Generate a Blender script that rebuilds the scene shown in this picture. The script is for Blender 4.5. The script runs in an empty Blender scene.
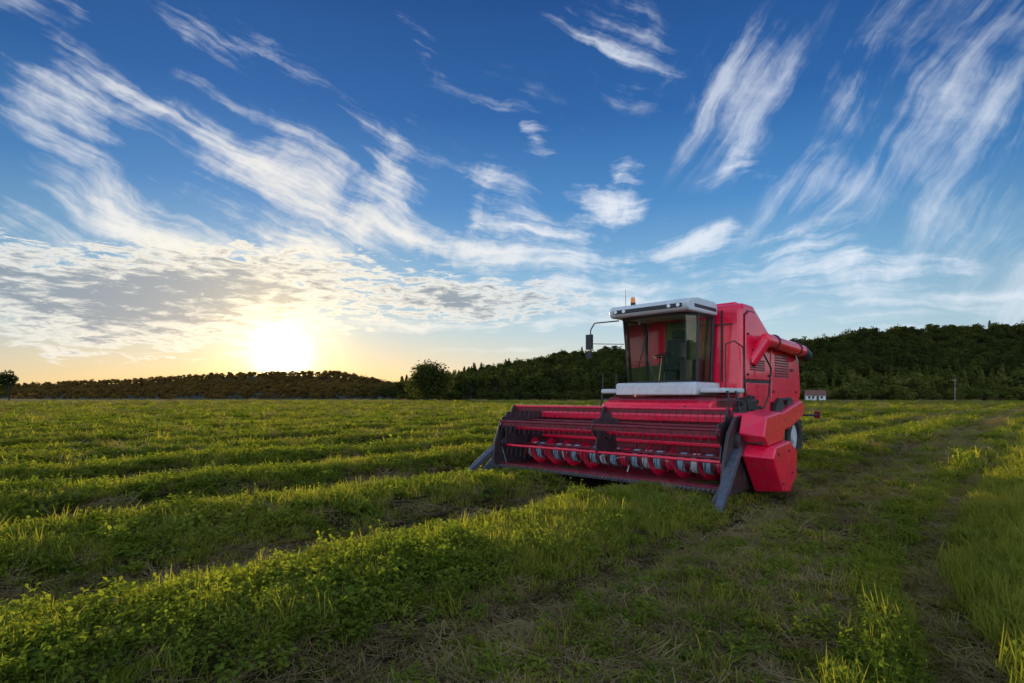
import bpy, math, random
import numpy as np
from mathutils import Vector, Matrix
random.seed(4); rng=np.random.default_rng(7)
F=560.0; HZ=397.0; CH=1.6
scene=bpy.context.scene
scene.view_settings.view_transform='Standard'; scene.view_settings.look='None'; scene.view_settings.exposure=0
# ------------------------------------------------------------ camera
cd=bpy.data.cameras.new('camera'); cam=bpy.data.objects.new('camera',cd); scene.collection.objects.link(cam)
cam.location=(0,0,CH); cam.rotation_euler=(math.radians(90),0,0)
cd.sensor_width=36; cd.lens=F/1024*36; cd.shift_y=(HZ-341.5)/1024; cd.clip_end=8000; cd.clip_start=0.05
scene.camera=cam
# ------------------------------------------------------------ sun
SAZ=math.atan((282-512)/F); SEL=math.radians(3.8)
sdir=Vector((math.sin(SAZ)*math.cos(SEL),math.cos(SAZ)*math.cos(SEL),math.sin(SEL)))
sl=bpy.data.lights.new('sun','SUN'); so=bpy.data.objects.new('sun',sl); scene.collection.objects.link(so)
sl.energy=5; sl.angle=math.radians(0.6); sl.color=(1,.82,.50)
so.rotation_euler=sdir.to_track_quat('Z','Y').to_euler()

# ------------------------------------------------------------ node helper
def s2l(c): return tuple(((v/255+.055)/1.055)**2.4 if v/255>.04045 else v/255/12.92 for v in c)
class NT:
    def __init__(s,t): s.t=t; s.n=t.nodes; s.l=t.links
    def put(s,sock,v):
        if isinstance(v,bpy.types.NodeSocket): s.l.new(v,sock)
        elif v is not None:
            if isinstance(v,(tuple,list)) and len(v)==3 and sock.type=='RGBA': v=(*v,1)
            sock.default_value=v
    def m(s,op,a,b=None,c=None,clamp=False):
        n=s.n.new('ShaderNodeMath'); n.operation=op; n.use_clamp=clamp
        s.put(n.inputs[0],a); s.put(n.inputs[1],b)
        if c is not None: s.put(n.inputs[2],c)
        return n.outputs[0]
    def vm(s,op,a,b=None,scale=None):
        n=s.n.new('ShaderNodeVectorMath'); n.operation=op
        s.put(n.inputs[0],a); s.put(n.inputs[1],b)
        if scale is not None: s.put(n.inputs['Scale'],scale)
        return n.outputs['Value'] if op in('DOT_PRODUCT','LENGTH') else n.outputs[0]
    def mp(s,v,loc=(0,0,0),rot=(0,0,0),sc=(1,1,1),typ='POINT'):
        n=s.n.new('ShaderNodeMapping'); n.vector_type=typ; s.put(n.inputs[0],v)
        n.inputs['Location'].default_value=loc; n.inputs['Rotation'].default_value=rot; n.inputs['Scale'].default_value=sc
        return n.outputs[0]
    def noise(s,v,scale,detail=4,rough=.5,dist=0,out=0,dim='3D'):
        n=s.n.new('ShaderNodeTexNoise'); n.noise_dimensions=dim; s.put(n.inputs['Vector'],v)
        n.inputs['Scale'].default_value=scale; n.inputs['Detail'].default_value=detail
        n.inputs['Roughness'].default_value=rough; n.inputs['Distortion'].default_value=dist
        return n.outputs[out]
    def mr(s,v,a,b,c=0,d=1,smooth=True):
        n=s.n.new('ShaderNodeMapRange'); n.interpolation_type='SMOOTHSTEP' if smooth else 'LINEAR'
        s.put(n.inputs[0],v)
        for i,x in zip((1,2,3,4),(a,b,c,d)): s.put(n.inputs[i],x)
        return n.outputs[0]
    def mix(s,f,a,b,blend='MIX'):
        n=s.n.new('ShaderNodeMix'); n.data_type='RGBA'; n.blend_type=blend
        s.put(n.inputs[0],f); s.put(n.inputs[6],a); s.put(n.inputs[7],b); return n.outputs[2]
    def ramp(s,f,stops):
        n=s.n.new('ShaderNodeValToRGB'); s.put(n.inputs[0],f); e=n.color_ramp.elements
        while len(e)<len(stops): e.new(.5)
        for i,(p,c) in enumerate(stops): e[i].position=p; e[i].color=(*c,1)
        return n.outputs[0]
    def comb(s,x,y,z):
        n=s.n.new('ShaderNodeCombineXYZ')
        for i,v in enumerate((x,y,z)): s.put(n.inputs[i],v)
        return n.outputs[0]
    def sep(s,v):
        n=s.n.new('ShaderNodeSeparateXYZ'); s.put(n.inputs[0],v); return n.outputs
# ------------------------------------------------------------ sky
world=bpy.data.worlds.new('World'); scene.world=world; world.use_nodes=True
W=NT(world.node_tree); W.n.clear()
tc=W.n.new('ShaderNodeTexCoord').outputs['Generated']
D=W.vm('NORMALIZE',tc); X,Y,Z=W.sep(D)
az=W.m('ARCTAN2',X,Y)
vt=W.m('DIVIDE',Z,W.m('MAXIMUM',W.m('SQRT',W.m('ADD',W.m('MULTIPLY',X,X),W.m('MULTIPLY',Y,Y))),.02))
P0=W.comb(az,vt,0)
wn=W.vm('SUBTRACT',W.noise(P0,3.0,2,.5,0,1,'2D'),(.5,.5,.5))
P=W.vm('ADD',P0,W.vm('SCALE',wn,scale=.10))
wn2=W.vm('SUBTRACT',W.noise(P0,15,3,.6,0,1,'2D'),(.5,.5,.5))
P=W.vm('ADD',P,W.vm('SCALE',wn2,scale=.020))
P=W.vm('MULTIPLY',P,(1,1,0))
def pv(px,py):
    a=math.atan((px-512)/F); return (a,(HZ-py)/F*math.cos(a))
def streak(x0,y0,x1,y1,hw,w):
    a,b=pv(x0,y0),pv(x1,y1); cx,cy=(a[0]+b[0])/2,(a[1]+b[1])/2
    L=math.hypot(b[0]-a[0],b[1]-a[1])/2; th=math.atan2(b[1]-a[1],b[0]-a[0])
    q=W.mp(P,(cx,cy,0),(0,0,th),(L*1.3,hw/F*2.3,1),'TEXTURE')
    return W.mr(W.vm('LENGTH',q),0.0,1.0,w,0,False)
F2=W.noise(W.mp(P,(2.6,1,0)),9,4,.62,.2,0,'2D')
def grp(lst,ang,along,across,seed,k=4.4,lo=.35,hi=1.45):
    acc=None
    for s in lst:
        v=streak(*s); acc=v if acc is None else W.m('MAXIMUM',acc,v)
    q=W.mp(P,(seed,seed*.3,0)); q=W.mp(q,(0,0,0),(0,0,-ang)); q=W.mp(q,(0,0,0),(0,0,0),(along,across,1))
    f=W.noise(q,1,6,.64,.15,0,'2D')
    f=W.m('ADD',W.m('MULTIPLY',f,.66),W.m('MULTIPLY',F2,.34))
    t=W.m('ADD',acc,W.m('MULTIPLY',W.m('SUBTRACT',f,.5),W.m('MULTIPLY',k,W.mr(acc,0,.45))))
    return W.mr(t,lo,hi)
gA=grp([(-60,45,240,170,30,1.2),(60,110,440,212,28,1.15),(150,165,520,255,20,.9),(130,-20,340,90,18,.8),(-120,185,330,262,17,1.1),
        (345,115,430,235,26,1.15),(440,165,530,250,30,1.0),(545,-20,680,105,32,.72),(380,-10,480,110,12,.6),(-60,-10,120,25,18,.7),(-40,90,480,260,80,.62),(200,60,560,200,46,.42),(380,40,620,160,30,.4)],-.38,2.0,17,1.3,4.2,.3,1.5)
gB=grp([(690,190,790,-10,36,.85),(655,140,700,20,20,.5),(805,240,860,150,32,1.2),(880,240,1050,-40,74,.75),(930,300,1090,160,46,.8),(1000,80,1100,-60,46,.7),(830,80,930,-40,30,.5),(720,300,900,120,60,.45)],.95,2.0,17,5.1,3.8,.2,1.5)
gC=grp([(545,205,655,190,22,1.3),(590,182,640,160,13,1.2),(690,185,790,180,12,1.0),(380,250,660,265,28,1.15),(640,240,760,228,19,1.15),(515,150,542,136,13,1.5),(740,250,960,275,20,.85),
        (560,285,780,262,14,.9),(340,272,620,295,16,1.0),(-140,232,400,258,12,1.05),(350,300,1150,285,42,.65)],.0,3.0,20,9.7)
gD=grp([(600,322,900,312,8,.95),(700,300,1100,292,10,1.0),(330,325,540,320,5,1.05),(400,352,580,350,4,1.0),(-150,318,560,310,5,.9),(800,335,1150,318,6,.9),(20,346,50,344,3.5,1.1),(640,270,1060,262,10,.9),(600,345,1100,335,6,.6)],.0,5,55,3.3,3.4)
bk=W.m('MAXIMUM',streak(-420,270,430,288,25,1.95),streak(330,290,600,304,13,1.6))
rn=W.noise(W.mp(P0,(0,0,0),(0,0,.08),(22,95,1)),1,6,.66,.3,0,'2D')
bt=W.m('ADD',bk,W.m('MULTIPLY',W.m('SUBTRACT',rn,.5),3.0))
gE=W.m('MULTIPLY',W.mr(bt,.40,.9),W.mr(bk,0,.4))
core=W.mr(bt,.70,1.6)
side=W.mr(W.m('ABSOLUTE',az),.95,1.5)
zc=W.m('MAXIMUM',Z,.08); pl=W.comb(W.m('DIVIDE',X,zc),W.m('DIVIDE',Y,zc),0)
gn=W.noise(W.mp(pl,(3,1,0),(0,0,.5),(.5,1.4,1)),1,4,.6,.8,0,'2D')
gF=W.m('MULTIPLY',W.mr(gn,.42,.66),W.m('MAXIMUM',side,W.mr(vt,.75,1.1)))
base=W.ramp(W.m('MULTIPLY',vt,1/0.8,clamp=True),[(0,s2l((230,222,194))),(.06,s2l((216,222,214))),(.14,s2l((180,210,225))),(.27,s2l((126,177,215))),(.42,s2l((76,138,198))),(.62,s2l((44,101,168))),(.9,s2l((31,77,141)))])
base=W.mix(1.0,base,W.mix(W.mr(W.m('ABSOLUTE',az),.4,.9),(1,1,1),(.70,.76,.80)),'MULTIPLY')
sky=W.n.new('ShaderNodeTexSky'); sky.sky_type='NISHITA'; sky.sun_disc=False; sky.sun_elevation=SEL; sky.sun_rotation=SAZ
nis=W.vm('SCALE',sky.outputs[0],scale=.006)
dt=W.m('MAXIMUM',W.vm('DOT_PRODUCT',D,tuple(sdir)),0)
warmh=W.m('MULTIPLY',W.m('POWER',dt,7),W.m('EXPONENT',W.m('MULTIPLY',W.m('MAXIMUM',vt,0),-16)))
col=W.mix(W.m('MULTIPLY',warmh,1.1,clamp=True),base,s2l((253,208,116)))
white=W.mix(W.m('POWER',dt,10),(.80,.86,.95),(1.0,.93,.80))
dens=W.m('SUBTRACT',1,W.m('MULTIPLY',W.m('MULTIPLY',W.m('SUBTRACT',1,W.m('MULTIPLY',gA,.88)),W.m('SUBTRACT',1,W.m('MULTIPLY',gB,.64))),
    W.m('MULTIPLY',W.m('SUBTRACT',1,W.m('MULTIPLY',gC,.88)),W.m('SUBTRACT',1,W.m('MULTIPLY',gD,.7)))))
dens=W.m('MAXIMUM',dens,W.m('MULTIPLY',gF,.9))
col=W.mix(dens,col,white)
bankc=W.mix(core,W.mix(W.m('POWER',dt,14),(.72,.77,.82),(1,.93,.76)),W.mix(W.m('POWER',dt,40),(.24,.31,.39),(.38,.40,.42)))
col=W.mix(W.m('MULTIPLY',gE,.93),col,bankc)
col=W.vm('ADD',col,nis)
def glow(n,c):
    return W.vm('SCALE',W.comb(*c),scale=W.m('POWER',dt,n))
col=W.vm('ADD',col,glow(60,(.12,.08,.015)))
col=W.vm('ADD',col,glow(330,(.8,.60,.22)))
col=W.vm('ADD',col,glow(1800,(3,2.6,1.6)))
col=W.vm('ADD',col,glow(9000,(12,11,8)))
back=W.mr(Y,.2,-.5,1,2.8)  # unseen sky behind the camera boosted, added as fill light
col=W.vm('SCALE',col,scale=back)
bg=W.n.new('ShaderNodeBackground'); W.put(bg.inputs[0],col); bg.inputs[1].default_value=1.0
wo=W.n.new('ShaderNodeOutputWorld'); W.l.new(bg.outputs[0],wo.inputs[0])

# ------------------------------------------------------------ materials
def mat(name,base,rough=.5,metal=0,coat=0,var=.0,vscale=4,dirt=None,spec=.5):
    m=bpy.data.materials.new(name); m.use_nodes=True; N=NT(m.node_tree); p=N.n['Principled BSDF']
    p.inputs['Roughness'].default_value=rough; p.inputs['Metallic'].default_value=metal
    p.inputs['Coat Weight'].default_value=coat; p.inputs['Coat Roughness'].default_value=.07
    p.inputs['Specular IOR Level'].default_value=spec
    g=N.n.new('ShaderNodeTexCoord').outputs['Object']
    n=N.noise(g,vscale,5,.6)
    c=N.mix(N.mr(n,.3,.7,0,1),tuple(v*(1-var) for v in base),tuple(min(1,v*(1+var)) for v in base))
    if dirt:
        geo=N.n.new('ShaderNodeNewGeometry').outputs['Position']; z=N.sep(geo)[2]
        n2=N.noise(geo,9,6,.7)
        f=N.m('MULTIPLY',N.mr(n2,.42,.75),N.mr(z,.2,3.2,dirt,dirt*.15))
        c=N.mix(f,c,(.14,.08,.045))
        N.put(p.inputs['Roughness'],N.mr(f,0,.6,rough,.8))
    N.put(p.inputs['Base Color'],c); return m
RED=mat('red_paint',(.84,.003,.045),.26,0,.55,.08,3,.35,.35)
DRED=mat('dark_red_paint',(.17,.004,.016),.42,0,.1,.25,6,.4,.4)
MAROON=mat('reel_plate_paint',(.030,.018,.022),.45,0,.1,.2,6,.4)
WHT=mat('white_paint',(.55,.58,.57),.4,0,.2,.06,4,.45)
GREY=mat('grey_metal',(.10,.12,.15),.45,.5,0,.25,8,.5)
BLK=mat('black_plastic',(.018,.018,.02),.5,0,0,.2,8,.2)
RUB=mat('tyre_rubber',(.02,.019,.018),.85,0,0,.3,12,.6)
ORA=mat('orange_lens',(.9,.25,.02),.25)
LAMP=mat('lamp_glass',(.75,.75,.72),.15,0,.5)
TEAL=mat('pale_stripe_paint',(.25,.42,.50),.5,0,0,.2,6,.3)
SEAT=mat('seat_fabric',(.035,.05,.05),.9,0,0,.2,20)
STEEL=mat('worn_steel',(.25,.24,.23),.4,.8,0,.3,14,.4)
gm=bpy.data.materials.new('cab_glass'); gm.use_nodes=True; G=NT(gm.node_tree); G.n.clear()
tr=G.n.new('ShaderNodeBsdfTransparent'); tr.inputs[0].default_value=(.78,.86,.76,1)
gl=G.n.new('ShaderNodeBsdfGlossy'); gl.inputs[1].default_value=.02
fr=G.n.new('ShaderNodeFresnel'); fr.inputs[0].default_value=1.5
mx=G.n.new('ShaderNodeMixShader'); G.put(mx.inputs[0],G.m('MULTIPLY_ADD',fr.outputs[0],1.0,.02,True)); G.l.new(tr.outputs[0],mx.inputs[1]); G.l.new(gl.outputs[0],mx.inputs[2])
go=G.n.new('ShaderNodeOutputMaterial'); G.l.new(mx.outputs[0],go.inputs[0])

def leafmat(name,c1,c2,trans=.5,nscale=.5,tc_=None,forest=False):
    m=bpy.data.materials.new(name); m.use_nodes=True; N=NT(m.node_tree); N.n.clear()
    oi=N.n.new('ShaderNodeObjectInfo').outputs['Random']; pos=N.n.new('ShaderNodeNewGeometry').outputs['Position']
    n=N.noise(pos,nscale,2,.6); f=N.m('ADD',N.m('MULTIPLY',oi,.5),N.mr(n,.3,.7,0,.5))
    c=N.mix(f,c1,c2)
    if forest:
        xx,yy,zz=N.sep(pos); k=N.m('MULTIPLY',N.mr(xx,-60,-170),N.mr(yy,300,420)); c=N.mix(N.m('MULTIPLY',k,.8),c,N.mix(oi,(.12,.065,.018),(.20,.12,.035)))  # warm tint on far left trees, low-sun glow and haze painted into the foliage
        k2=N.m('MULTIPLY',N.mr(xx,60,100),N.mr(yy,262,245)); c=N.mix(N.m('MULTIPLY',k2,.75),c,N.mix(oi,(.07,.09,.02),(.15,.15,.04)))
    d=N.n.new('ShaderNodeBsdfDiffuse'); N.put(d.inputs['Color'],c)
    t=N.n.new('ShaderNodeBsdfTranslucent'); N.put(t.inputs[0],N.mix(1,c,tc_ or (2.2,1.85,.65),'MULTIPLY'))
    x=N.n.new('ShaderNodeMixShader'); x.inputs[0].default_value=trans
    N.l.new(d.outputs[0],x.inputs[1]); N.l.new(t.outputs[0],x.inputs[2])
    o=N.n.new('ShaderNodeOutputMaterial'); N.l.new(x.outputs[0],o.inputs[0]); return m
LEAF=leafmat('crop_leaf',(.095,.145,.020),(.20,.23,.035),.5,.5,(2.1,1.85,.65))
BLADE=leafmat('grass_blade',(.11,.155,.024),(.27,.26,.055),.5,.5,(2.5,2.1,.75))
STRAW=leafmat('straw',(.16,.12,.055),(.34,.265,.125),.35,.5,(1.8,1.5,.9))
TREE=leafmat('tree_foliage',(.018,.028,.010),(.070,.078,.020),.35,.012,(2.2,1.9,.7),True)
BARK=mat('bark',(.06,.045,.03),.9,0,0,.3,5)

# ------------------------------------------------------------ mesh helpers
def add(name,verts,faces,mats,parent=None,mi=None,smooth=False,link=True):
    me=bpy.data.meshes.new(name); me.from_pydata([tuple(v) for v in verts],[],[tuple(f) for f in faces])
    for m in (mats if isinstance(mats,list) else [mats]): me.materials.append(m)
    if mi is not None: me.polygons.foreach_set('material_index',np.array(mi,dtype=np.int32))
    if smooth: me.polygons.foreach_set('use_smooth',np.ones(len(me.polygons),dtype=bool))
    me.update(); o=bpy.data.objects.new(name,me)
    if link: scene.collection.objects.link(o)
    if parent: o.parent=parent
    return o
def bev(o,w=.02,seg=2):
    b=o.modifiers.new('b','BEVEL'); b.width=w; b.segments=seg; b.limit_method='ANGLE'; b.angle_limit=math.radians(35)
    return o
class MB:
    """accumulates parts into one mesh"""
    def __init__(s): s.v=[]; s.f=[]; s.m=[]
    def poly(s,vs,fs,m=0):
        o=len(s.v); s.v+= [tuple(v) for v in vs]; s.f+=[tuple(i+o for i in f) for f in fs]; s.m+=[m]*len(fs)
    def box(s,x0,x1,y0,y1,z0,z1,m=0):
        v=[(x,y,z) for z in(z0,z1) for y in(y0,y1) for x in(x0,x1)]
        s.poly(v,[(0,2,3,1),(4,5,7,6),(0,1,5,4),(2,6,7,3),(0,4,6,2),(1,3,7,5)],m)
    def prism(s,prof,x0,x1,m=0):
        n=len(prof); v=[(x0,a,b) for a,b in prof]+[(x1,a,b) for a,b in prof]
        ar=sum(prof[i][0]*prof[(i+1)%n][1]-prof[(i+1)%n][0]*prof[i][1] for i in range(n))
        f=[tuple(range(n))[::-1],tuple(range(n,2*n))]+[(i,(i+1)%n,n+(i+1)%n,n+i) for i in range(n)]
        if ar<0: f=[t[::-1] for t in f]
        s.poly(v,f,m)
    def cyl(s,a,b,r,n=12,m=0,r2=None,caps=True):
        a=Vector(a);b=Vector(b); d=(b-a).normalized(); u=d.orthogonal().normalized(); w=d.cross(u); r2=r if r2 is None else r2
        v=[a+(u*math.cos(t)+w*math.sin(t))*r for t in [2*math.pi*i/n for i in range(n)]]+[b+(u*math.cos(t)+w*math.sin(t))*r2 for t in [2*math.pi*i/n for i in range(n)]]
        f=[(i,(i+1)%n,n+(i+1)%n,n+i) for i in range(n)]
        if caps: f+=[tuple(range(n))[::-1],tuple(range(n,2*n))]
        s.poly(v,f,m)
    def tube(s,pts,r,n=8,m=0):
        for a,b in zip(pts[:-1],pts[1:]): s.cyl(a,b,r,n,m)
    def obj(s,name,mats,parent=None,bevel=0,smooth=False,seg=2):
        o=add(name,s.v,s.f,mats,parent,s.m,smooth)
        if bevel: bev(o,bevel,seg)
        return o
# ------------------------------------------------------------ combine harvester
root=bpy.data.objects.new('combine_harvester',None); scene.collection.objects.link(root)
RX,RY=3.1,11.7; RA=math.radians(-43.8); root.location=(RX,RY,0.02); root.rotation_euler=(0,0,RA)
cR,sR=math.cos(RA),math.sin(RA)
b=MB(); b.prism([(1.02,1.15),(1.02,3.42),(1.15,3.55),(1.70,3.55),(2.65,3.05),(3.0,3.0),(4.2,2.93),(4.75,2.5),(4.9,1.7),(4.7,1.35),(3.2,1.2),(2.9,1.0),(1.9,.95)],-1.28,1.28)
b.obj('body',[RED],root,.1,False,4)
P1=[(1.16,1.95),(1.16,3.28),(1.35,3.38),(1.66,3.38),(2.55,2.93),(2.55,1.95)]; P2=[(2.62,1.45),(2.62,2.88),(4.1,2.80),(4.55,2.4),(4.62,1.75),(4.4,1.5)]; P3=[(1.16,1.2),(1.16,1.88),(2.55,1.88),(2.55,1.1)]
b=MB(); b.prism(P1,1.287,1.32); b.prism(P2,1.287,1.325); b.prism(P3,1.287,1.33); b.obj('side_panels',[RED],root,.018)
b=MB(); b.prism([(1.13,1.1),(1.13,3.3),(1.33,3.41),(1.68,3.41),(2.66,2.92),(4.12,2.83),(4.58,2.42),(4.66,1.74),(4.4,1.46),(2.6,1.42),(2.56,1.06)],1.281,1.286)
for i in range(9): b.box(1.322,1.34,2.85,3.75,2.05+i*.06,2.08+i*.06)
for i in range(5): b.box(1.318,1.335,1.4,2.2,2.15+i*.05,2.175+i*.05)
for y,z in((1.25,2.9),(2.45,2.85),(1.25,2.05),(2.45,2.05),(2.75,1.7),(4.3,1.7),(2.75,2.7),(4.0,2.7)): b.cyl((1.31,y,z),(1.35,y,z),.025,10)
b.box(1.32,1.345,3.9,4.1,2.2,2.26); b.box(1.32,1.345,1.5,1.7,2.55,2.6); b.obj('vents_and_seams',[BLK],root)
b=MB(); b.box(-1.1,1.1,.99,1.02,3.1,3.12); b.box(.86,.89,.985,1.02,1.9,3.4); b.obj('tank_front_seams',[BLK],root)
b=MB(); b.prism([(1.4,3.5),(1.45,3.64),(1.8,3.62),(2.45,3.30),(2.4,3.12)],-1.05,1.0); b.obj('grain_tank_cover',[RED],root,.04)
b=MB(); b.box(-.9,.6,3.1,4.0,2.98,3.14); b.cyl((.8,3.4,2.95),(.8,3.4,3.2),.14,16); b.obj('engine_deck',[DRED],root,.03)
b=MB(); b.cyl((-.9,3.2,3.0),(-.9,3.2,3.35),.05,12); b.obj('exhaust',[STEEL],root)
b=MB(); b.prism([(4.5,1.9),(5.0,1.75),(5.45,1.2),(5.3,.85),(4.5,1.0)],-1.0,1.0); b.obj('straw_hood',[RED],root,.05)
b=MB(); b.prism([(5.0,1.0),(5.7,.95),(5.75,.8),(5.0,.6)],-1.0,1.05); b.box(1.05,1.25,4.9,5.15,1.2,1.42); b.obj('straw_chopper',[BLK],root,.03)
b=MB(); b.box(1.06,1.1,5.2,5.7,1.25,1.33); b.cyl((1.1,5.6,1.1),(1.5,5.75,1.1),.03); b.box(1.35,1.5,5.7,5.76,1.02,1.2,1); b.obj('rear_lamp_bracket',[BLK,DRED],root,.01)
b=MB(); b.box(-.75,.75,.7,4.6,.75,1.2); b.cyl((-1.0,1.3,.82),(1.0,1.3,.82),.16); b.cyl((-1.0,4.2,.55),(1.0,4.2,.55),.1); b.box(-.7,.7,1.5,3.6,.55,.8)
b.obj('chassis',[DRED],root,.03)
b=MB(); b.cyl((1.3,2.95,1.2),(1.42,2.95,1.2),.32,24); b.cyl((1.3,3.7,1.35),(1.4,3.7,1.35),.22,24); b.box(1.3,1.38,2.95,3.7,1.5,1.56); b.box(1.3,1.38,2.95,3.7,.9,.96); b.obj('drive_pulleys',[BLK],root,.01)
b=MB(); b.prism([(2.4,.75),(2.4,1.15),(3.4,1.35),(4.2,1.5),(4.5,1.35),(4.3,1.1),(3.4,.85)],1.25,1.5); b.obj('lower_side_guard',[RED],root,.05)
b=MB(); b.cyl((1.50,1.75,2.80),(1.50,4.2,2.70),.14,20); b.cyl((1.50,1.75,2.80),(1.25,1.55,2.3),.14,20); b.cyl((1.50,2.2,2.79),(1.50,2.26,2.79),.16,20,1); b.cyl((1.50,3.7,2.73),(1.50,3.76,2.73),.16,20,1)
b.cyl((1.50,4.15,2.70),(1.50,4.5,2.6),.155,20,1); b.obj('unloading_auger',[RED,BLK],root,.01,False)
def wheel(name,x,y,r,w,side):
    m=MB(); n=48; prof=[(-.5,.66),(-.5,.86),(-.42,.95),(-.2,.975),(.2,.975),(.42,.95),(.5,.86),(.5,.66),(.38,.6),(-.38,.6)]
    v=[];f=[];k=len(prof)
    for i in range(n):
        t=2*math.pi*i/n
        for px_,pr in prof: v.append((px_*w,math.cos(t)*pr*r,math.sin(t)*pr*r))
    for i in range(n):
        for j in range(k): f.append((i*k+j,((i+1)%n)*k+j,((i+1)%n)*k+(j+1)%k,i*k+(j+1)%k))
    m.poly(v,f,0)
    nl=22
    for i in range(nl):
        for sgn in (-1,1):
            t0=2*math.pi*(i+(.5 if sgn>0 else 0))/nl; t1=t0+.22
            vs=[]
            for rr in(.95,1.03):
                for (xx,tt) in ((0.02,t1),(0.02,t1+.07),(.5,t0+.07),(.5,t0)):
                    vs.append((sgn*xx*w,math.cos(tt)*rr*r,math.sin(tt)*rr*r))
            m.poly(vs,[(0,1,2,3),(7,6,5,4),(0,4,5,1),(1,5,6,2),(2,6,7,3),(3,7,4,0)],0)
    m.cyl((-.3*w,0,0),(.28*w,0,0),.62*r,32,1); m.cyl((.28*w,0,0) if side>0 else (-.28*w,0,0),(.42*w,0,0) if side>0 else (-.42*w,0,0),.22*r,20,1)
    for i in range(8):
        t=i*math.pi/4; m.cyl((.27*w*side,math.cos(t)*.4*r,math.sin(t)*.4*r),(.33*w*side,math.cos(t)*.4*r,math.sin(t)*.4*r),.03*r,8,1)
    o=m.obj(name,[RUB,WHT],root); o.location=(x,y,r*1.0)
wheel('front_wheel_right',1.12,1.3,.8,.52,1); wheel('front_wheel_left',-1.12,1.3,.8,.52,-1)
wheel('rear_wheel_right',1.22,4.05,.58,.38,1); wheel('rear_wheel_left',-1.22,4.05,.58,.38,-1)
b=MB(); b.prism([(-.16,1.62),(-.16,1.84),(-.1,1.88),(1.0,1.88),(1.0,1.62)],-1.0,.84); b.box(-1.5,-1.0,.0,1.0,1.66,1.76); b.box(.84,1.36,.0,1.0,1.66,1.76); b.obj('cab_platform',[WHT],root,.03)
b=MB()
for x in(-1.46,-1.1): b.tube([(x,.02,1.76),(x,.02,2.1)],.015)
b.tube([(-1.48,.05,1.7),(-1.48,-.1,.9)],.02); b.tube([(-1.12,.05,1.7),(-1.12,-.1,.9)],.02)
for i in range(4): b.box(-1.48,-1.12,-.12+i*.03,.06+i*.03,.92+i*.2,.945+i*.2)
b.tube([(1.34,.1,1.76),(1.34,.1,2.6),(1.34,.5,2.7),(1.34,.95,2.6),(1.38,1.0,1.7),(1.42,1.2,.9)],.013)
b.tube([(1.42,1.9,2.5),(1.5,2.1,2.2),(1.45,2.1,1.6),(1.4,1.8,1.2)],.02)
for y in(.1,.5): b.tube([(1.38,y,1.7),(1.58,y,.55)],.02)
for i in range(5): b.box(1.40+i*.035,1.54+i*.035,.1,.5,1.5-i*.22,1.53-i*.22)
b.obj('ladder_and_handrails',[BLK],root)
low=[(-.84,.96),(-.88,.3),(-.78,.02),(-.35,-.08),(.20,-.08),(.56,.02),(.67,.28),(.66,.96)]
top=[(-.90,.94),(-.95,.22),(-.84,-.10),(-.37,-.2),(.22,-.2),(.61,-.10),(.73,.20),(.72,.94)]
zl,zt=1.88,3.27; n=len(low)
v=[(x,y,zl) for x,y in low]+[(x,y,zt) for x,y in top]
f=[(i,i+1,n+i+1,n+i) for i in range(n-1)]
add('cab_glass',v,f,gm,root,None,False)
b=MB()
for i in(0,1,6,7): b.cyl((*low[i],zl),(*top[i],zt),.04 if i in(0,7) else .03,8)
for i in (2,5): b.cyl((*low[i],zl),(*top[i],zt),.014,8)
for i in range(n-1): b.cyl((*low[i],zl+.01),(*low[i+1],zl+.01),.028,8); b.cyl((*top[i],zt-.01),(*top[i+1],zt-.01),.03,8)
b.cyl((.70,.33,2.35),(.69,.62,2.35),.02); b.obj('cab_frame',[BLK],root)
b=MB(); b.tube([(-.05,-.13,1.93),(-.3,-.2,2.65)],.010); b.tube([(-.42,-.17,2.2),(-.2,-.22,2.9)],.010); b.obj('wiper',[BLK],root)
b=MB(); b.prism([(-.36,3.33),(-.38,3.44),(-.3,3.52),(.1,3.58),(.85,3.58),(.98,3.52),(.98,3.30),(-.3,3.28)],-1.03,.80); b.obj('cab_roof',[WHT],root,.05,False,4)
b=MB(); b.box(-.90,.67,-.388,-.35,3.355,3.43); b.box(.795,.805,-.1,.9,3.37,3.44); b.obj('roof_trim',[BLK],root,.004)
b=MB()
for x in(-.84,-.64,.40,.60): b.cyl((x,-.385,3.392),(x,-.41,3.392),.036,16)
b.obj('work_lamps',[LAMP],root)
b=MB(); b.cyl((-.72,.1,3.56),(-.72,.1,3.64),.06,16); b.cyl((-.72,.1,3.64),(-.72,.1,3.76),.055,16,1,.04); b.tube([(-.9,.1,3.54),(-.92,.12,3.96)],.006); b.obj('beacon',[BLK,ORA],root,.008)
b=MB(); b.tube([(-.95,-.1,3.25),(-1.35,-.45,3.2),(-1.42,-.5,3.05),(-1.42,-.5,2.5)],.015); b.tube([(-.95,.1,2.75),(-1.42,-.5,2.75)],.009)
b.box(-1.51,-1.35,-.56,-.50,2.62,2.95); b.box(-1.50,-1.36,-.56,-.50,2.42,2.56); b.obj('mirrors',[BLK],root,.02)
b=MB(); b.box(-.32,.2,.45,.88,2.15,2.32); b.box(-.3,.18,.82,.92,2.3,2.85); b.box(-.2,.08,.85,.91,2.88,3.05); b.box(-.2,.1,.5,.8,1.9,2.15); b.obj('driver_seat',[SEAT],root,.05,False,3)
b=MB(); b.cyl((-.06,.12,1.9),(-.06,.25,2.45),.045); m_=[]
for i in range(25):
    t=2*math.pi*i/24; m_.append((-.06+.19*math.cos(t),.26+.17*math.sin(t),2.47+.06*math.sin(t)))
b.tube(m_,.014); b.tube([m_[0],m_[12]],.012); b.box(.28,.56,.3,.88,1.9,2.35); b.box(.33,.47,.2,.3,2.4,2.7); b.obj('steering_and_console',[BLK],root,.01)
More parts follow.
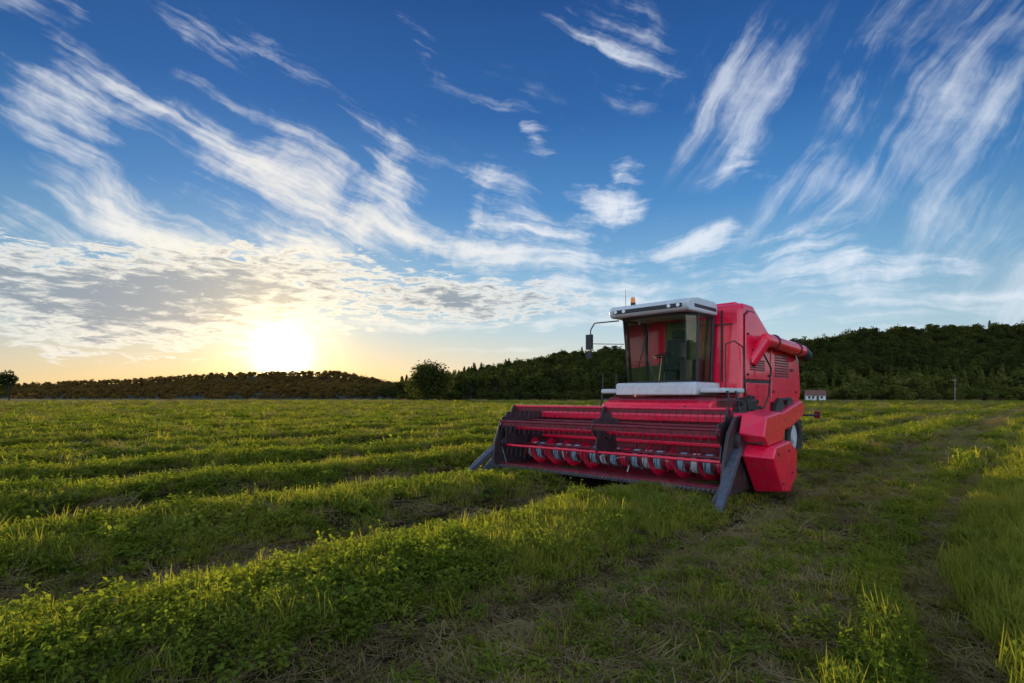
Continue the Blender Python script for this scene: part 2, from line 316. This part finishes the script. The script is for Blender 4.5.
OLV=mat('cab_lining',(.15,.16,.08),.8,0,0,.3,3)
b=MB(); b.box(-.84,.66,.94,.985,1.9,2.3,1); b.box(-.84,-.40,.94,.985,2.3,3.25,0); b.box(-.40,.66,.955,.985,2.3,3.25,1); b.obj('cab_rear_panel',[RED,OLV],root,.006)
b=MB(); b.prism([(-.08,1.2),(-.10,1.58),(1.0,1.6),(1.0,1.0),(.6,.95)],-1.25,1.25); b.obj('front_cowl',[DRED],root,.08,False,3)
b=MB(); b.prism([(-.3,1.16),(-.42,1.3),(-.35,1.46),(-.1,1.52),(.0,1.2)],-1.2,1.25); b.obj('front_beam',[RED],root,.04,False,3)
b=MB(); b.prism([(-1.0,.25),(-1.0,1.0),(-.2,1.40),(1.1,1.4),(1.1,.9),(0,.5)],-.62,.62); b.obj('feeder_house',[RED],root,.03)
b=MB(); b.tube([(.75,-.85,1.1),(.8,-.5,1.4),(.9,-.4,1.1),(1.0,.3,1.2)],.022); b.tube([(.7,-.85,1.0),(.9,-.4,1.1),(1.0,.2,1.0)],.018); b.obj('hydraulic_hoses',[BLK],root)
# --- header
hd=bpy.data.objects.new('header',None); scene.collection.objects.link(hd); hd.parent=root; hd.location=(0,-.06,.03)
HL,HR=-2.32,2.40
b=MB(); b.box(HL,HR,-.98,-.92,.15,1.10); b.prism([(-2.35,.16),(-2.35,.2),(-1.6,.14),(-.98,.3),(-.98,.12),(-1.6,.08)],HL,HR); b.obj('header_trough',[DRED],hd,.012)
b=MB(); b.prism([(-1.06,1.10),(-1.06,1.22),(-.98,1.28),(-.80,1.26),(-.80,1.08)],HL,HR); b.box(HL,HR,-1.02,-.985,.66,.73); b.obj('header_top_beam',[RED],hd,.02)
b=MB(); b.box(HL,HR,-.9,-.78,.25,.4); b.box(HL,HR,-.9,-.8,.9,1.0)
for i in range(9): x=HL+.15+i*(HR-HL-.3)/8; b.box(x-.03,x+.03,-1.0,-.84,.3,1.1)
b.obj('header_frame',[DRED],hd,.01)
sideprof=[(-.85,.1),(-.85,1.22),(-1.5,1.30),(-2.10,1.24),(-2.35,1.0),(-2.5,.62),(-2.55,.3),(-2.35,.08)]
b=MB(); b.prism(sideprof,HL-.05,HL); b.prism(sideprof,HR,HR+.05); b.obj('header_side_plates',[MAROON],hd,.01)
b=MB()
for x,sg in((HL-.03,-1),(HR+.03,1)):
    top_=[(x-.09,-2.05,.84),(x+.09,-2.05,.84),(x+.05+sg*.2,-3.18,.0),(x-.05+sg*.2,-3.18,.0)]
    bot_=[(a,y+.07,z-.10 if z>.5 else z-.05) for a,y,z in top_]
    b.poly(top_+bot_,[(0,1,2,3)[::-1],(4,5,6,7),(0,4,5,1)[::-1],(1,5,6,2)[::-1],(2,6,7,3)[::-1],(3,7,4,0)[::-1]])
    b.prism([(-2.5,.08),(-2.5,.35),(-2.95,.0)],x-.02,x+.02)
    b.tube([(x,-2.3,.58),(x-sg*.10,-2.2,.1)],.02)
b.obj('crop_dividers',[GREY],hd,.01)
b=MB(); yc,zc_=-1.45,.42; b.cyl((HL+.02,yc,zc_),(HR-.02,yc,zc_),.16,24)
for i in range(20):
    x=HL+.12+i*.23
    b.cyl((x,yc,zc_),(x+.12,yc,zc_),.168,24,[1,2,3,2][i%4])
def flight(x0,x1,turns,sg,m):
    N=int(turns*20); v=[];f=[]
    for i in range(N+1):
        t=sg*2*math.pi*turns*i/N; x=x0+(x1-x0)*i/N
        for r in(.155,.27):
            v.append((x,yc+r*math.cos(t),zc_+r*math.sin(t)))
    for i in range(N): f.append((2*i,2*i+1,2*i+3,2*i+2))
    b.poly(v,f,m)
flight(HL+.05,-.5,4,1,3); flight(HR-.05,.5,4,-1,3)
for i in range(6):
    t=i*1.05; x=-.4+i*.16; b.cyl((x,yc,zc_),(x,yc+.29*math.cos(t),zc_+.29*math.sin(t)),.012,6,1)
b.obj('intake_auger',[DRED,WHT,TEAL,RED],hd)
b=MB(); b.box(HL,HR,-2.42,-2.33,.13,.17,0)
x=HL+.04
while x<HR: b.prism([(-2.42,.125),(-2.42,.175),(-2.56,.14)],x-.012,x+.012); x+=.076
b.obj('cutter_bar',[STEEL],hd)
ry,rz,rr=-1.98,.92,.44; NB=5; ph=math.radians(18)
b=MB(); b.cyl((HL+.06,ry,rz),(HR-.06,ry,rz),.055,14,2)
for k in range(NB):
    t=ph+2*math.pi*k/NB; y,z=ry+rr*math.cos(t),rz+rr*math.sin(t)
    b.cyl((HL+.06,y,z),(HR-.06,y,z),.026,10,2 if k in(1,3) else 0)
    if z>rz-.1: b.box(HL+.06,HR-.06,y-.012,y+.012,z-.09,z-.02,0)
    x=HL+.12
    while x<HR-.1:
        b.cyl((x,y,z),(x+.005,y-.05,z-.22),.006,5,1); x+=.125
b.obj('reel',[DRED,BLK,RED],hd)
b=MB()
for x in(HL+.1,HL+.1+(HR-HL-.2)*.5,HR-.1):
    pr=[]
    for k in range(NB):
        t=ph+2*math.pi*k/NB
        for dt_,q in((-.18,1.07),(.18,1.07)): pr.append((ry+rr*q*math.cos(t+dt_),rz+rr*q*math.sin(t+dt_)))
        pr.append((ry+rr*.72*math.cos(t+math.pi/NB),rz+rr*.72*math.sin(t+math.pi/NB)))
    b.prism(pr,x-.012,x+.012)
    b.cyl((x-.05,ry,rz),(x+.05,ry,rz),.12,16)
b.obj('reel_spiders',[MAROON],hd,.004)
b=MB()
for x in(HL-.08,HR+.08): b.prism([(-.95,1.14),(-.95,1.26),(-1.9,1.04),(-2.1,.88),(-2.0,.82),(-1.8,.88)],x-.03,x+.03); b.cyl((x,-1.0,.6),(x,-1.6,1.02),.03)
b.obj('reel_arms',[GREY],hd,.01)
def hexa(name,A,B,mt,bw=.02):
    n=len(A); return bev(add(name,A+B,[tuple(range(n))[::-1],tuple(range(n,2*n))]+[(i,(i+1)%n,n+(i+1)%n,n+i) for i in range(n)],mt,hd),bw,2)
x0,x1=2.50,2.88
pu=[(-2.12,1.0),(-2.0,1.30),(-1.3,1.36),(-1.05,1.2),(-1.15,.92),(-1.9,.86)]
hexa('drive_housing',[(x0,y,z) for y,z in pu],[(x1-.05,y*.9-.1,z-.05) for y,z in pu],RED)
pl_=[(-2.0,.66),(-1.85,.84),(-1.1,.9),(-.7,.72),(-.75,.25),(-1.1,.02),(-1.5,.06)]
hexa('drive_shield',[(x0,y,z) for y,z in pl_],[(x1+.04,y*.84-.2,z*.9+.04) for y,z in pl_],RED)
b=MB(); b.box(2.53,2.72,-1.05,-.75,.8,1.2); b.cyl((2.45,-1.95,.84),(2.52,-1.95,.84),.2,20); b.box(2.52,2.8,-1.9,-1.2,.84,.92)
for y,z in((-1.75,.72),(-1.2,.75),(-1.0,.35),(-1.5,.2)): b.cyl((2.88,y*.84-.2,z*.9+.04),(2.935,y*.84-.2,z*.9+.04),.022,10)
b.obj('drive_gearbox',[MAROON],hd,.006)

# ------------------------------------------------------------ ground
def st(x,y): return x*.72-y*.69, x*.69+y*.72
_fr=[(rng.uniform(.15,2.2),rng.uniform(0,2*math.pi),rng.uniform(0,6.28)) for _ in range(14)]
def lown(x,y):
    r=0
    for k,a,p in _fr: r=r+np.sin(k*(x*np.cos(a)+y*np.sin(a))*2.2+p)/(1+k)
    return r/6
def ridge(s,t):
    sw=s+.16*np.sin(t*.21+s*.3)+.1*np.sin(t*.63+1)+.05*np.sin(t*1.9+s)
    return (.5+.5*np.cos(2*np.pi*(sw+4.15)/3.1))
def sm(a,b,x): u=np.clip((x-a)/(b-a),0,1); return u*u*(3-2*u)
def track(t): return -1.0+.6*(1-sm(3.5,7,t))+.07*np.sin(t*.35)
def gz(x,y):
    s,t=st(x,y); w=ridge(s,t)
    L=1-sm(-3.1,-2.6,s)
    z=L*(sm(.1,.85,w)*.175)*(1+.6*lown(x*1.1+9,y*1.1))
    z-=.12*np.exp(-((s-track(t))/.28)**2)+.08*np.exp(-((s+2.75)/.25)**2)+L*.06*np.exp(-(w/.12)**2)
    R=sm(-.5,-.1,s); z+=R*(.05+.05*(.5+.5*np.cos(2*np.pi*s/3.0)))
    far=1-sm(60,260,np.hypot(x,y))
    return (z+.045*lown(x*2,y*2)+.018*lown(x*7,y*7))*far
def axis(d0,grow,c0,c1,lo,hi):
    v=list(np.arange(c0,c1,d0)); d=d0; x=c1
    while x<hi: v.append(x); d*=grow; x+=d
    v.append(hi); d=d0; x=c0-d0
    while x>lo: v.insert(0,x); d*=grow; x-=d
    v.insert(0,lo); return np.array(v)
S=axis(.11,1.03,-28,4,-3500,3500); T=axis(.16,1.05,-2,26,-3500,3500)
SS,TT=np.meshgrid(S,T,indexing='ij'); det=.72*.72+.69*.69
GX=(.72*SS+.69*TT)/det; GY=(-.69*SS+.72*TT)/det
GZ=gz(GX,GY)
ns,nt_=len(S),len(T); idx=np.arange(ns*nt_).reshape(ns,nt_)
fc=np.stack([idx[:-1,:-1],idx[1:,:-1],idx[1:,1:],idx[:-1,1:]],-1).reshape(-1,4)
vv=np.stack([GX,GY,GZ],-1).reshape(-1,3)
me=bpy.data.meshes.new('ground'); me.vertices.add(len(vv)); me.vertices.foreach_set('co',vv.ravel()); me.loops.add(fc.size); me.loops.foreach_set('vertex_index',fc.ravel().astype(np.int32))
me.polygons.add(len(fc)); me.polygons.foreach_set('loop_start',np.arange(0,fc.size,4,dtype=np.int32)); me.polygons.foreach_set('loop_total',np.full(len(fc),4,dtype=np.int32))
me.polygons.foreach_set('use_smooth',np.ones(len(fc),dtype=bool)); me.update(calc_edges=True); me.validate()
ground=bpy.data.objects.new('ground',me); scene.collection.objects.link(ground)
m=bpy.data.materials.new('mown_field'); m.use_nodes=True; N=NT(m.node_tree); p=N.n['Principled BSDF']; me.materials.append(m)
pos=N.n.new('ShaderNodeNewGeometry').outputs['Position']; x_,y_,z_=N.sep(pos)
s_=N.m('SUBTRACT',N.m('MULTIPLY',x_,.72),N.m('MULTIPLY',y_,.69)); t_=N.m('ADD',N.m('MULTIPLY',x_,.69),N.m('MULTIPLY',y_,.72))
sw=N.m('ADD',s_,N.m('MULTIPLY',N.m('SINE',N.m('MULTIPLY_ADD',t_,.21,N.m('MULTIPLY',s_,.3))),.16))
w=N.m('MULTIPLY_ADD',N.m('COSINE',N.m('MULTIPLY',N.m('ADD',sw,4.15),2*math.pi/3.1)),.5,.5)
nn=N.noise(pos,1.2,5,.65); stc=N.comb(N.m('MULTIPLY',s_,3),N.m('MULTIPLY',t_,.25),0); n3=N.noise(stc,1,4,.6); nf=N.noise(pos,25,4,.7); big=N.noise(pos,.05,3,.5)
f=N.mr(N.m('ADD',w,N.m('MULTIPLY',N.m('SUBTRACT',N.m('ADD',nn,n3),1),1.4)),.25,.75)
c=N.mix(f,(.068,.052,.026),(.075,.095,.020))  # brown straw furrows, colour darkened to deepen the shade between rows
c=N.mix(N.mr(s_,-.7,-.2),c,(.07,.10,.02))
c=N.mix(N.mr(nf,.35,.7),N.mix(1,c,(.45,.45,.45),'MULTIPLY'),N.mix(1,c,(1.6,1.5,1.3),'MULTIPLY'))
c=N.mix(N.mr(big,.35,.65,0,.5),c,(.15,.14,.035))
N.put(p.inputs['Base Color'],c); p.inputs['Roughness'].default_value=.9; p.inputs['Specular IOR Level'].default_value=.1
bp=N.n.new('ShaderNodeBump'); bp.inputs['Strength'].default_value=1; bp.inputs['Distance'].default_value=.25
N.put(bp.inputs['Height'],N.m('ADD',nf,nn)); N.l.new(bp.outputs[0],p.inputs['Normal'])

# ------------------------------------------------------------ vegetation scattering
def scatter(name,coll,pts,rots,scs,ids):
    me=bpy.data.meshes.new(name); me.vertices.add(len(pts)); me.vertices.foreach_set('co',np.asarray(pts,dtype=np.float32).ravel())
    for nm,ty,d in(('rot','FLOAT_VECTOR',rots),('scl','FLOAT_VECTOR',scs)):
        a=me.attributes.new(nm,ty,'POINT'); a.data.foreach_set('vector',np.asarray(d,dtype=np.float32).ravel())
    a=me.attributes.new('idx','INT','POINT'); a.data.foreach_set('value',np.asarray(ids,dtype=np.int32))
    o=bpy.data.objects.new(name,me); scene.collection.objects.link(o)
    g=bpy.data.node_groups.new(name+'_nodes','GeometryNodeTree'); g.interface.new_socket('Geometry',in_out='INPUT',socket_type='NodeSocketGeometry'); g.interface.new_socket('Geometry',in_out='OUTPUT',socket_type='NodeSocketGeometry')
    gi=g.nodes.new('NodeGroupInput'); go=g.nodes.new('NodeGroupOutput'); ci=g.nodes.new('GeometryNodeCollectionInfo'); ci.inputs[0].default_value=coll; ci.inputs['Separate Children'].default_value=True; ci.inputs['Reset Children'].default_value=True
    ip=g.nodes.new('GeometryNodeInstanceOnPoints'); ip.inputs['Pick Instance'].default_value=True
    def na(nm,ty):
        n=g.nodes.new('GeometryNodeInputNamedAttribute'); n.data_type=ty; n.inputs[0].default_value=nm; return n.outputs[0]
    g.links.new(gi.outputs[0],ip.inputs['Points']); g.links.new(ci.outputs[0],ip.inputs['Instance'])
    g.links.new(na('idx','INT'),ip.inputs['Instance Index']); g.links.new(na('rot','FLOAT_VECTOR'),ip.inputs['Rotation']); g.links.new(na('scl','FLOAT_VECTOR'),ip.inputs['Scale'])
    g.links.new(ip.outputs[0],go.inputs[0]); o.modifiers.new('scatter','NODES').node_group=g
    return o
def mesh_only(name,v,f,mats,mi=None):
    return add(name,v,f,mats,None,mi,False,False)
def leafy(i,n=20,ls=1.0):
    v=[];f=[];mi=[]
    for k in range(n):
        a=random.uniform(0,6.28); r=random.uniform(0,.10); h=random.uniform(.05,.2); bx,by=r*math.cos(a),r*math.sin(a)
        lean=Vector((random.uniform(-.45,.45)+bx*2,random.uniform(-.45,.45)+by*2,1)).normalized()*h
        tip=Vector((bx,by,0))+lean; o=len(v); w=.0022
        v+=[(bx-w,by,0),(bx+w,by,0),tip]; f.append((o,o+1,o+2)); mi.append(0)
        for q in range(random.randint(3,5)):
            c=Vector((bx,by,0))+lean*random.uniform(.45,1.0); d=Vector((random.uniform(-1,1),random.uniform(-1,1),random.uniform(-.3,.9))).normalized(); L=random.uniform(.02,.045)*ls; sd=(d.cross(Vector((random.uniform(-.5,.5),random.uniform(-.5,.5),1)))).normalized()*L*random.uniform(.22,.38)
            mid=c+d*L*.5; fold=Vector((0,0,-.003)); o=len(v)
            v+=[c,mid+sd,c+d*L+Vector((0,0,-L*.25)),mid-sd,mid+fold]; f+=[(o,o+1,o+4),(o+1,o+2,o+4),(o+2,o+3,o+4),(o+3,o,o+4)]; mi+=[0]*4
    return mesh_only('clump_%02d'%i,v,f,[LEAF],mi)
def tuft(i,n,hmin,hmax,rad,lean,mt,wd=.003):
    v=[];f=[]
    for k in range(n):
        a=random.uniform(0,6.28); r=rad*math.sqrt(random.random()); bx,by=r*math.cos(a),r*math.sin(a); h=random.uniform(hmin,hmax)
        d=random.uniform(0,6.28); dx,dy=math.cos(d),math.sin(d); L=random.uniform(.1,1)*lean; w=wd*random.uniform(.7,1.4); o=len(v)
        for q,(fr_,ww) in enumerate(((0,1),(.45,.85),(.8,.5))):
            cx,cy,cz=bx+dx*L*h*fr_**1.8,by+dy*L*h*fr_**1.8,h*fr_*(1-.25*L*fr_)
            v+=[(cx-dy*w*ww,cy+dx*w*ww,cz),(cx+dy*w*ww,cy-dx*w*ww,cz)]
        v.append((bx+dx*L*h,by+dy*L*h,h*(1-.25*L)))
        f+=[(o,o+1,o+3,o+2),(o+2,o+3,o+5,o+4),(o+4,o+5,o+6)]
    return mesh_only('clump_%02d'%i,v,f,[mt])
def straw(i,n=40):
    v=[];f=[]
    for k in range(n):
        a=random.uniform(0,3.14) if random.random()<.5 else random.gauss(.8,.4); cx,cy,cz=random.uniform(-.14,.14),random.uniform(-.14,.14),random.uniform(.005,.05); L=random.uniform(.04,.12); tz=random.uniform(-.3,.35)*L; w=random.uniform(.0015,.003)
        dx,dy=math.cos(a)*L,math.sin(a)*L; nx,ny=-math.sin(a)*w,math.cos(a)*w; o=len(v)
        v+=[(cx-dx+nx,cy-dy+ny,max(0,cz-tz)),(cx-dx-nx,cy-dy-ny,max(0,cz-tz)),(cx+dx-nx,cy+dy-ny,cz+tz+.01),(cx+dx+nx,cy+dy+ny,cz+tz+.01)]; f.append((o,o+1,o+2,o+3))
    return mesh_only('clump_%02d'%i,v,f,[STRAW])
cl=bpy.data.collections.new('crop_clumps')
for i in range(4): cl.objects.link(leafy(i,20,(1,1.2,.8,1.35)[i]))
for i in range(4,8): cl.objects.link(tuft(i,42,.05,.2,.10,.9,BLADE,.0032))
for i in range(8,11): cl.objects.link(straw(i))
for i in range(11,13): cl.objects.link(tuft(i,45,.03,.09,.1,.5,STRAW,.0024))
PT=[];RT=[];SC=[];ID=[]
def band(r0,r1,dens,sxy,sz,half=60):
    A=(half*2/360)*math.pi*(r1*r1-r0*r0); n=int(A*dens)
    r=np.sqrt(rng.uniform(r0*r0,r1*r1,n)); a=np.radians(rng.uniform(-half,half,n)); x=r*np.sin(a); y=r*np.cos(a)
    s,t=st(x,y); w=ridge(s,t)+.4*lown(x*1.5,y*1.5)+.2*lown(x*5,y*5)+rng.normal(0,.12,n); u=rng.random(n)
    lx=(x-RX)*cR+(y-RY)*sR; ly=-(x-RX)*sR+(y-RY)*cR
    keep=~((np.abs(lx)<2.45)&(ly>-2.6)&(ly<-.7)); keep&=~((np.abs(lx)<1.45)&(ly>0.5)&(ly<2.1)&(np.abs(lx)>.8))
    typ=np.zeros(n,int); hs=np.ones(n); z=gz(x,y)
    L=s<-2.8
    rid=L&(w>.38); fur=L&~rid
    patch=sm(-.15,.25,lown(x*.8+5,y*.8))
    lf=rid&(u<.25+.4*patch); typ[lf]=rng.integers(0,4,lf.sum())
    gr=rid&~lf; typ[gr]=rng.integers(4,8,gr.sum()); g2=gr&(u>.80); typ[g2]=rng.integers(8,13,g2.sum())
    hs[rid]=.42+.42*np.clip(w[rid],0,1)
    typ[fur]=np.where(u[fur]<.55,rng.integers(8,11,fur.sum()),np.where(u[fur]<.75,rng.integers(11,13,fur.sum()),rng.integers(4,8,fur.sum()))); hs[fur]=.32
    keep&=~(fur&(rng.random(n)<.4))
    tr=track(t)
    M=(s>=-2.8)&(s<tr-.5); typ[M]=np.where(u[M]<.45,rng.integers(8,11,M.sum()),np.where(u[M]<.68,rng.integers(11,13,M.sum()),rng.integers(0,8,M.sum()))); hs[M]=.5
    Q=(s>=tr-.5)&(s<tr-.2)&(s>-2.8); typ[Q]=rng.integers(0,8,Q.sum()); hs[Q]=.6+.7*patch[Q]
    K=(s>=tr-.2)&(s<tr+.28); typ[K]=np.where(u[K]<.4,rng.integers(8,11,K.sum()),rng.integers(4,8,K.sum())); hs[K]=.28
    R=s>=tr+.28; typ[R]=np.where(u[R]<.9,rng.integers(4,8,R.sum()),rng.integers(0,4,R.sum())); hs[R]=.9
    under=(np.abs(lx)<2.5)&(ly>-.8)&(ly<6); hs[under]*=.6
    fr_=(np.abs(lx)<2.8)&(ly<=-2.6)&(ly>-3.8); hs[fr_]*=.6
    tall=(rng.random(n)<.05)&(hs>.4)&~fr_; hs[tall]*=1.6
    vs=rng.uniform(.75,1.3,n); k=keep
    PT.append(np.stack([x,y,z-.005],-1)[k]); RT.append(np.stack([rng.normal(0,.18,n),rng.normal(0,.18,n),rng.uniform(0,6.28,n)],-1)[k])
    SC.append(np.stack([vs*sxy,vs*sxy,vs*sz*hs],-1)[k]); ID.append(typ[k])
band(1.6,7,240,.95,1.0); band(7,16,90,1.4,1.1); band(16,40,18,2.6,1.35,58); band(40,100,3.2,4.8,1.6,55); band(100,260,.5,9,2.2,52)
scatter('grass',cl,np.concatenate(PT),np.concatenate(RT),np.concatenate(SC),np.concatenate(ID))
# ------------------------------------------------------------ hills + forest
az_px=np.array([-900,-300,0,60,130,170,220,290,340,375,410,450,500,560,620,700,780,830,870,900,960,1024,1200,1500,2300])
sk=np.array([386,386,385,381,379,376,373,371,371,379,386,375,366,354,350,348,345,337,331,329,327,326,323,335,350])
dR=np.array([900,900,900,900,850,800,750,700,650,600,480,460,450,440,430,420,420,420,420,420,420,420,420,420,420.])
dB=dR*np.where(az_px<400,.72,.55)
def hill(pxl,v):
    d0=np.interp(pxl,az_px,dB); d1=np.interp(pxl,az_px,dR); y=np.interp(pxl,az_px,sk)
    H=np.maximum(1.6+(HZ-y)/F*d1-np.where(pxl<400,6.,7.),.5)
    dep=d0+(d1-d0)*v; h=np.where(v<=1,H*(np.clip(v,0,1)*(1-.25*np.sin(np.clip(v,0,1)*np.pi))),H*(1-(v-1)*.3))
    return dep,h
pxs=np.linspace(-900,2300,260); vs_=np.linspace(0,1.6,22); PX,VV=np.meshgrid(pxs,vs_,indexing='ij'); dep,h=hill(PX,VV)
h=h+np.sin(PX*.03)*1.0*(VV>0.1)*np.minimum(VV,1); h[:,0]=-.3
V=np.stack([(PX-512)/F*dep,dep,h],-1).reshape(-1,3); ii=np.arange(V.shape[0]).reshape(PX.shape)
FC=np.stack([ii[:-1,:-1],ii[1:,:-1],ii[1:,1:],ii[:-1,1:]],-1).reshape(-1,4)
FLOOR=mat('forest_floor',(.025,.03,.012),.95,0,0,.3,.02)
add('hills',V,FC,FLOOR,None,None,True)
def treemesh(name,hh,rad,nleaf,ls,conif=False,link=False,nb=9):
    m=MB(); m.cyl((0,0,-.5),(0,0,hh*.45),hh*.028,7,0,hh*.015)
    blobs=[]
    if conif:
        for k in range(7): z=hh*(.2+.8*k/7); blobs.append((Vector((0,0,z)),rad*(1-k/7.3),hh*.1))
    else:
        for k in range(nb):
            a=random.uniform(0,6.28); r=rad*random.uniform(.15,.68); z=hh*random.uniform(.3,.86); r*=1-max(0,(z/hh-.6))*1.3
            c=Vector((r*math.cos(a),r*math.sin(a),z)); q=rad*random.uniform(.3,.5); blobs.append((c,q,q*.8)); m.cyl((0,0,hh*.25),c,hh*.012,5,0,hh*.004)
    v=list(m.v); f=list(m.f); mi=[0]*len(f)
    for k in range(nleaf):
        c,q,qz=random.choice(blobs); d=Vector((random.gauss(0,1),random.gauss(0,1),random.gauss(0,1))).normalized()*random.uniform(.55,1.08)
        p_=c+Vector((d.x*q,d.y*q,d.z*qz)); nrm=(d+Vector((random.gauss(0,.5),random.gauss(0,.5),random.gauss(0,.5)))).normalized(); u=nrm.orthogonal().normalized(); w_=nrm.cross(u); s=ls*random.uniform(.5,1.2)
        a=random.uniform(0,6.28); u,w_=u*math.cos(a)+w_*math.sin(a),w_*math.cos(a)-u*math.sin(a); o=len(v)
        v+=[p_+u*s,p_+w_*s*.6,p_-u*s*.8,p_-w_*s*.7]; f.append((o,o+1,o+2,o+3)); mi.append(1)
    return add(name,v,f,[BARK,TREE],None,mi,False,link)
ft=bpy.data.collections.new('forest_trees')
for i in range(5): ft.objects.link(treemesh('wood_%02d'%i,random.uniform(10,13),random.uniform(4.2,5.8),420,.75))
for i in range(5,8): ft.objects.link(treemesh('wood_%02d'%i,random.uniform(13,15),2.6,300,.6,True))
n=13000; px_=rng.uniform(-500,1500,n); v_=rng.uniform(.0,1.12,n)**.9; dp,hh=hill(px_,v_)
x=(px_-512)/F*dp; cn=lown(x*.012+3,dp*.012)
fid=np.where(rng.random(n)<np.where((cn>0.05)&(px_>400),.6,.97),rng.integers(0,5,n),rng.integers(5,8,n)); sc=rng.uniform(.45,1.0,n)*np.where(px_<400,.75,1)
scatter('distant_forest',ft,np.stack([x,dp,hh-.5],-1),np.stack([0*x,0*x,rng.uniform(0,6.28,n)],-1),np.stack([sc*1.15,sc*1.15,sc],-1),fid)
def place(o,px,dep,sc=1): o.location=((px-512)/F*dep,dep,0); o.scale=(sc,)*3
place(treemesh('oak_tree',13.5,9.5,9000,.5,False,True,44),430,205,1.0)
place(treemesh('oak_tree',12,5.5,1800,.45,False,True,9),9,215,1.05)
nb_=420; px_=np.concatenate([rng.uniform(-200,430,120),rng.uniform(440,640,90),rng.uniform(760,1200,210)]); dp=np.where(px_<400,rng.uniform(420,520,nb_),rng.uniform(215,240,nb_)); x=(px_-512)/F*dp
sc=rng.uniform(.2,.5,nb_)*np.where(px_>760,1.25,1)
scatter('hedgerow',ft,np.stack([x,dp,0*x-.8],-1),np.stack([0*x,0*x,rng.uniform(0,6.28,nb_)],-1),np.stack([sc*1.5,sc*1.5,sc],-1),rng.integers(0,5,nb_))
b=MB(); b.cyl((0,0,0),(0,0,8),.14,8,0,.1); b.box(-.9,.9,-.06,.06,7.2,7.34); o=b.obj('utility_pole',[mat('weathered_wood',(.25,.2,.15),.9)]); o.location=((955-512)/F*190,190,0)
# small distant farmhouse
fh=bpy.data.objects.new('white_farmhouse',None); scene.collection.objects.link(fh); fh.location=((815-512)/F*208,208,0); fh.rotation_euler=(0,0,-.35)
b=MB(); b.box(-3.2,3.2,-2,2,0,2.4); b.prism([(-2,2.4),(2,2.4),(0,3.9)],-3.2,3.2); b.obj('walls',[mat('white_render',(.6,.58,.54),.8)],fh)
b=MB()
for sg in(-1,1): b.poly([(-3.5,sg*2.4,2.15),(3.5,sg*2.4,2.15),(3.5,0,4.0),(-3.5,0,4.0),(-3.5,sg*2.4,2.3),(3.5,sg*2.4,2.3),(3.5,0,4.15),(-3.5,0,4.15)],[(0,1,2,3),(4,5,6,7),(0,1,5,4),(1,2,6,5),(3,0,4,7)])
b.box(1.2,1.8,-.3,.3,3.6,4.7); b.obj('roof',[mat('roof_tiles',(.14,.06,.04),.8)],fh)
b=MB()
for x in(-2.2,-.9,1.9): b.box(x-.4,x+.4,-2.03,-1.98,1.0,1.9)
b.box(.2,1.0,-2.03,-1.98,.0,1.95); b.obj('windows_and_door',[BLK],fh)
print('grass',sum(len(a) for a in PT))
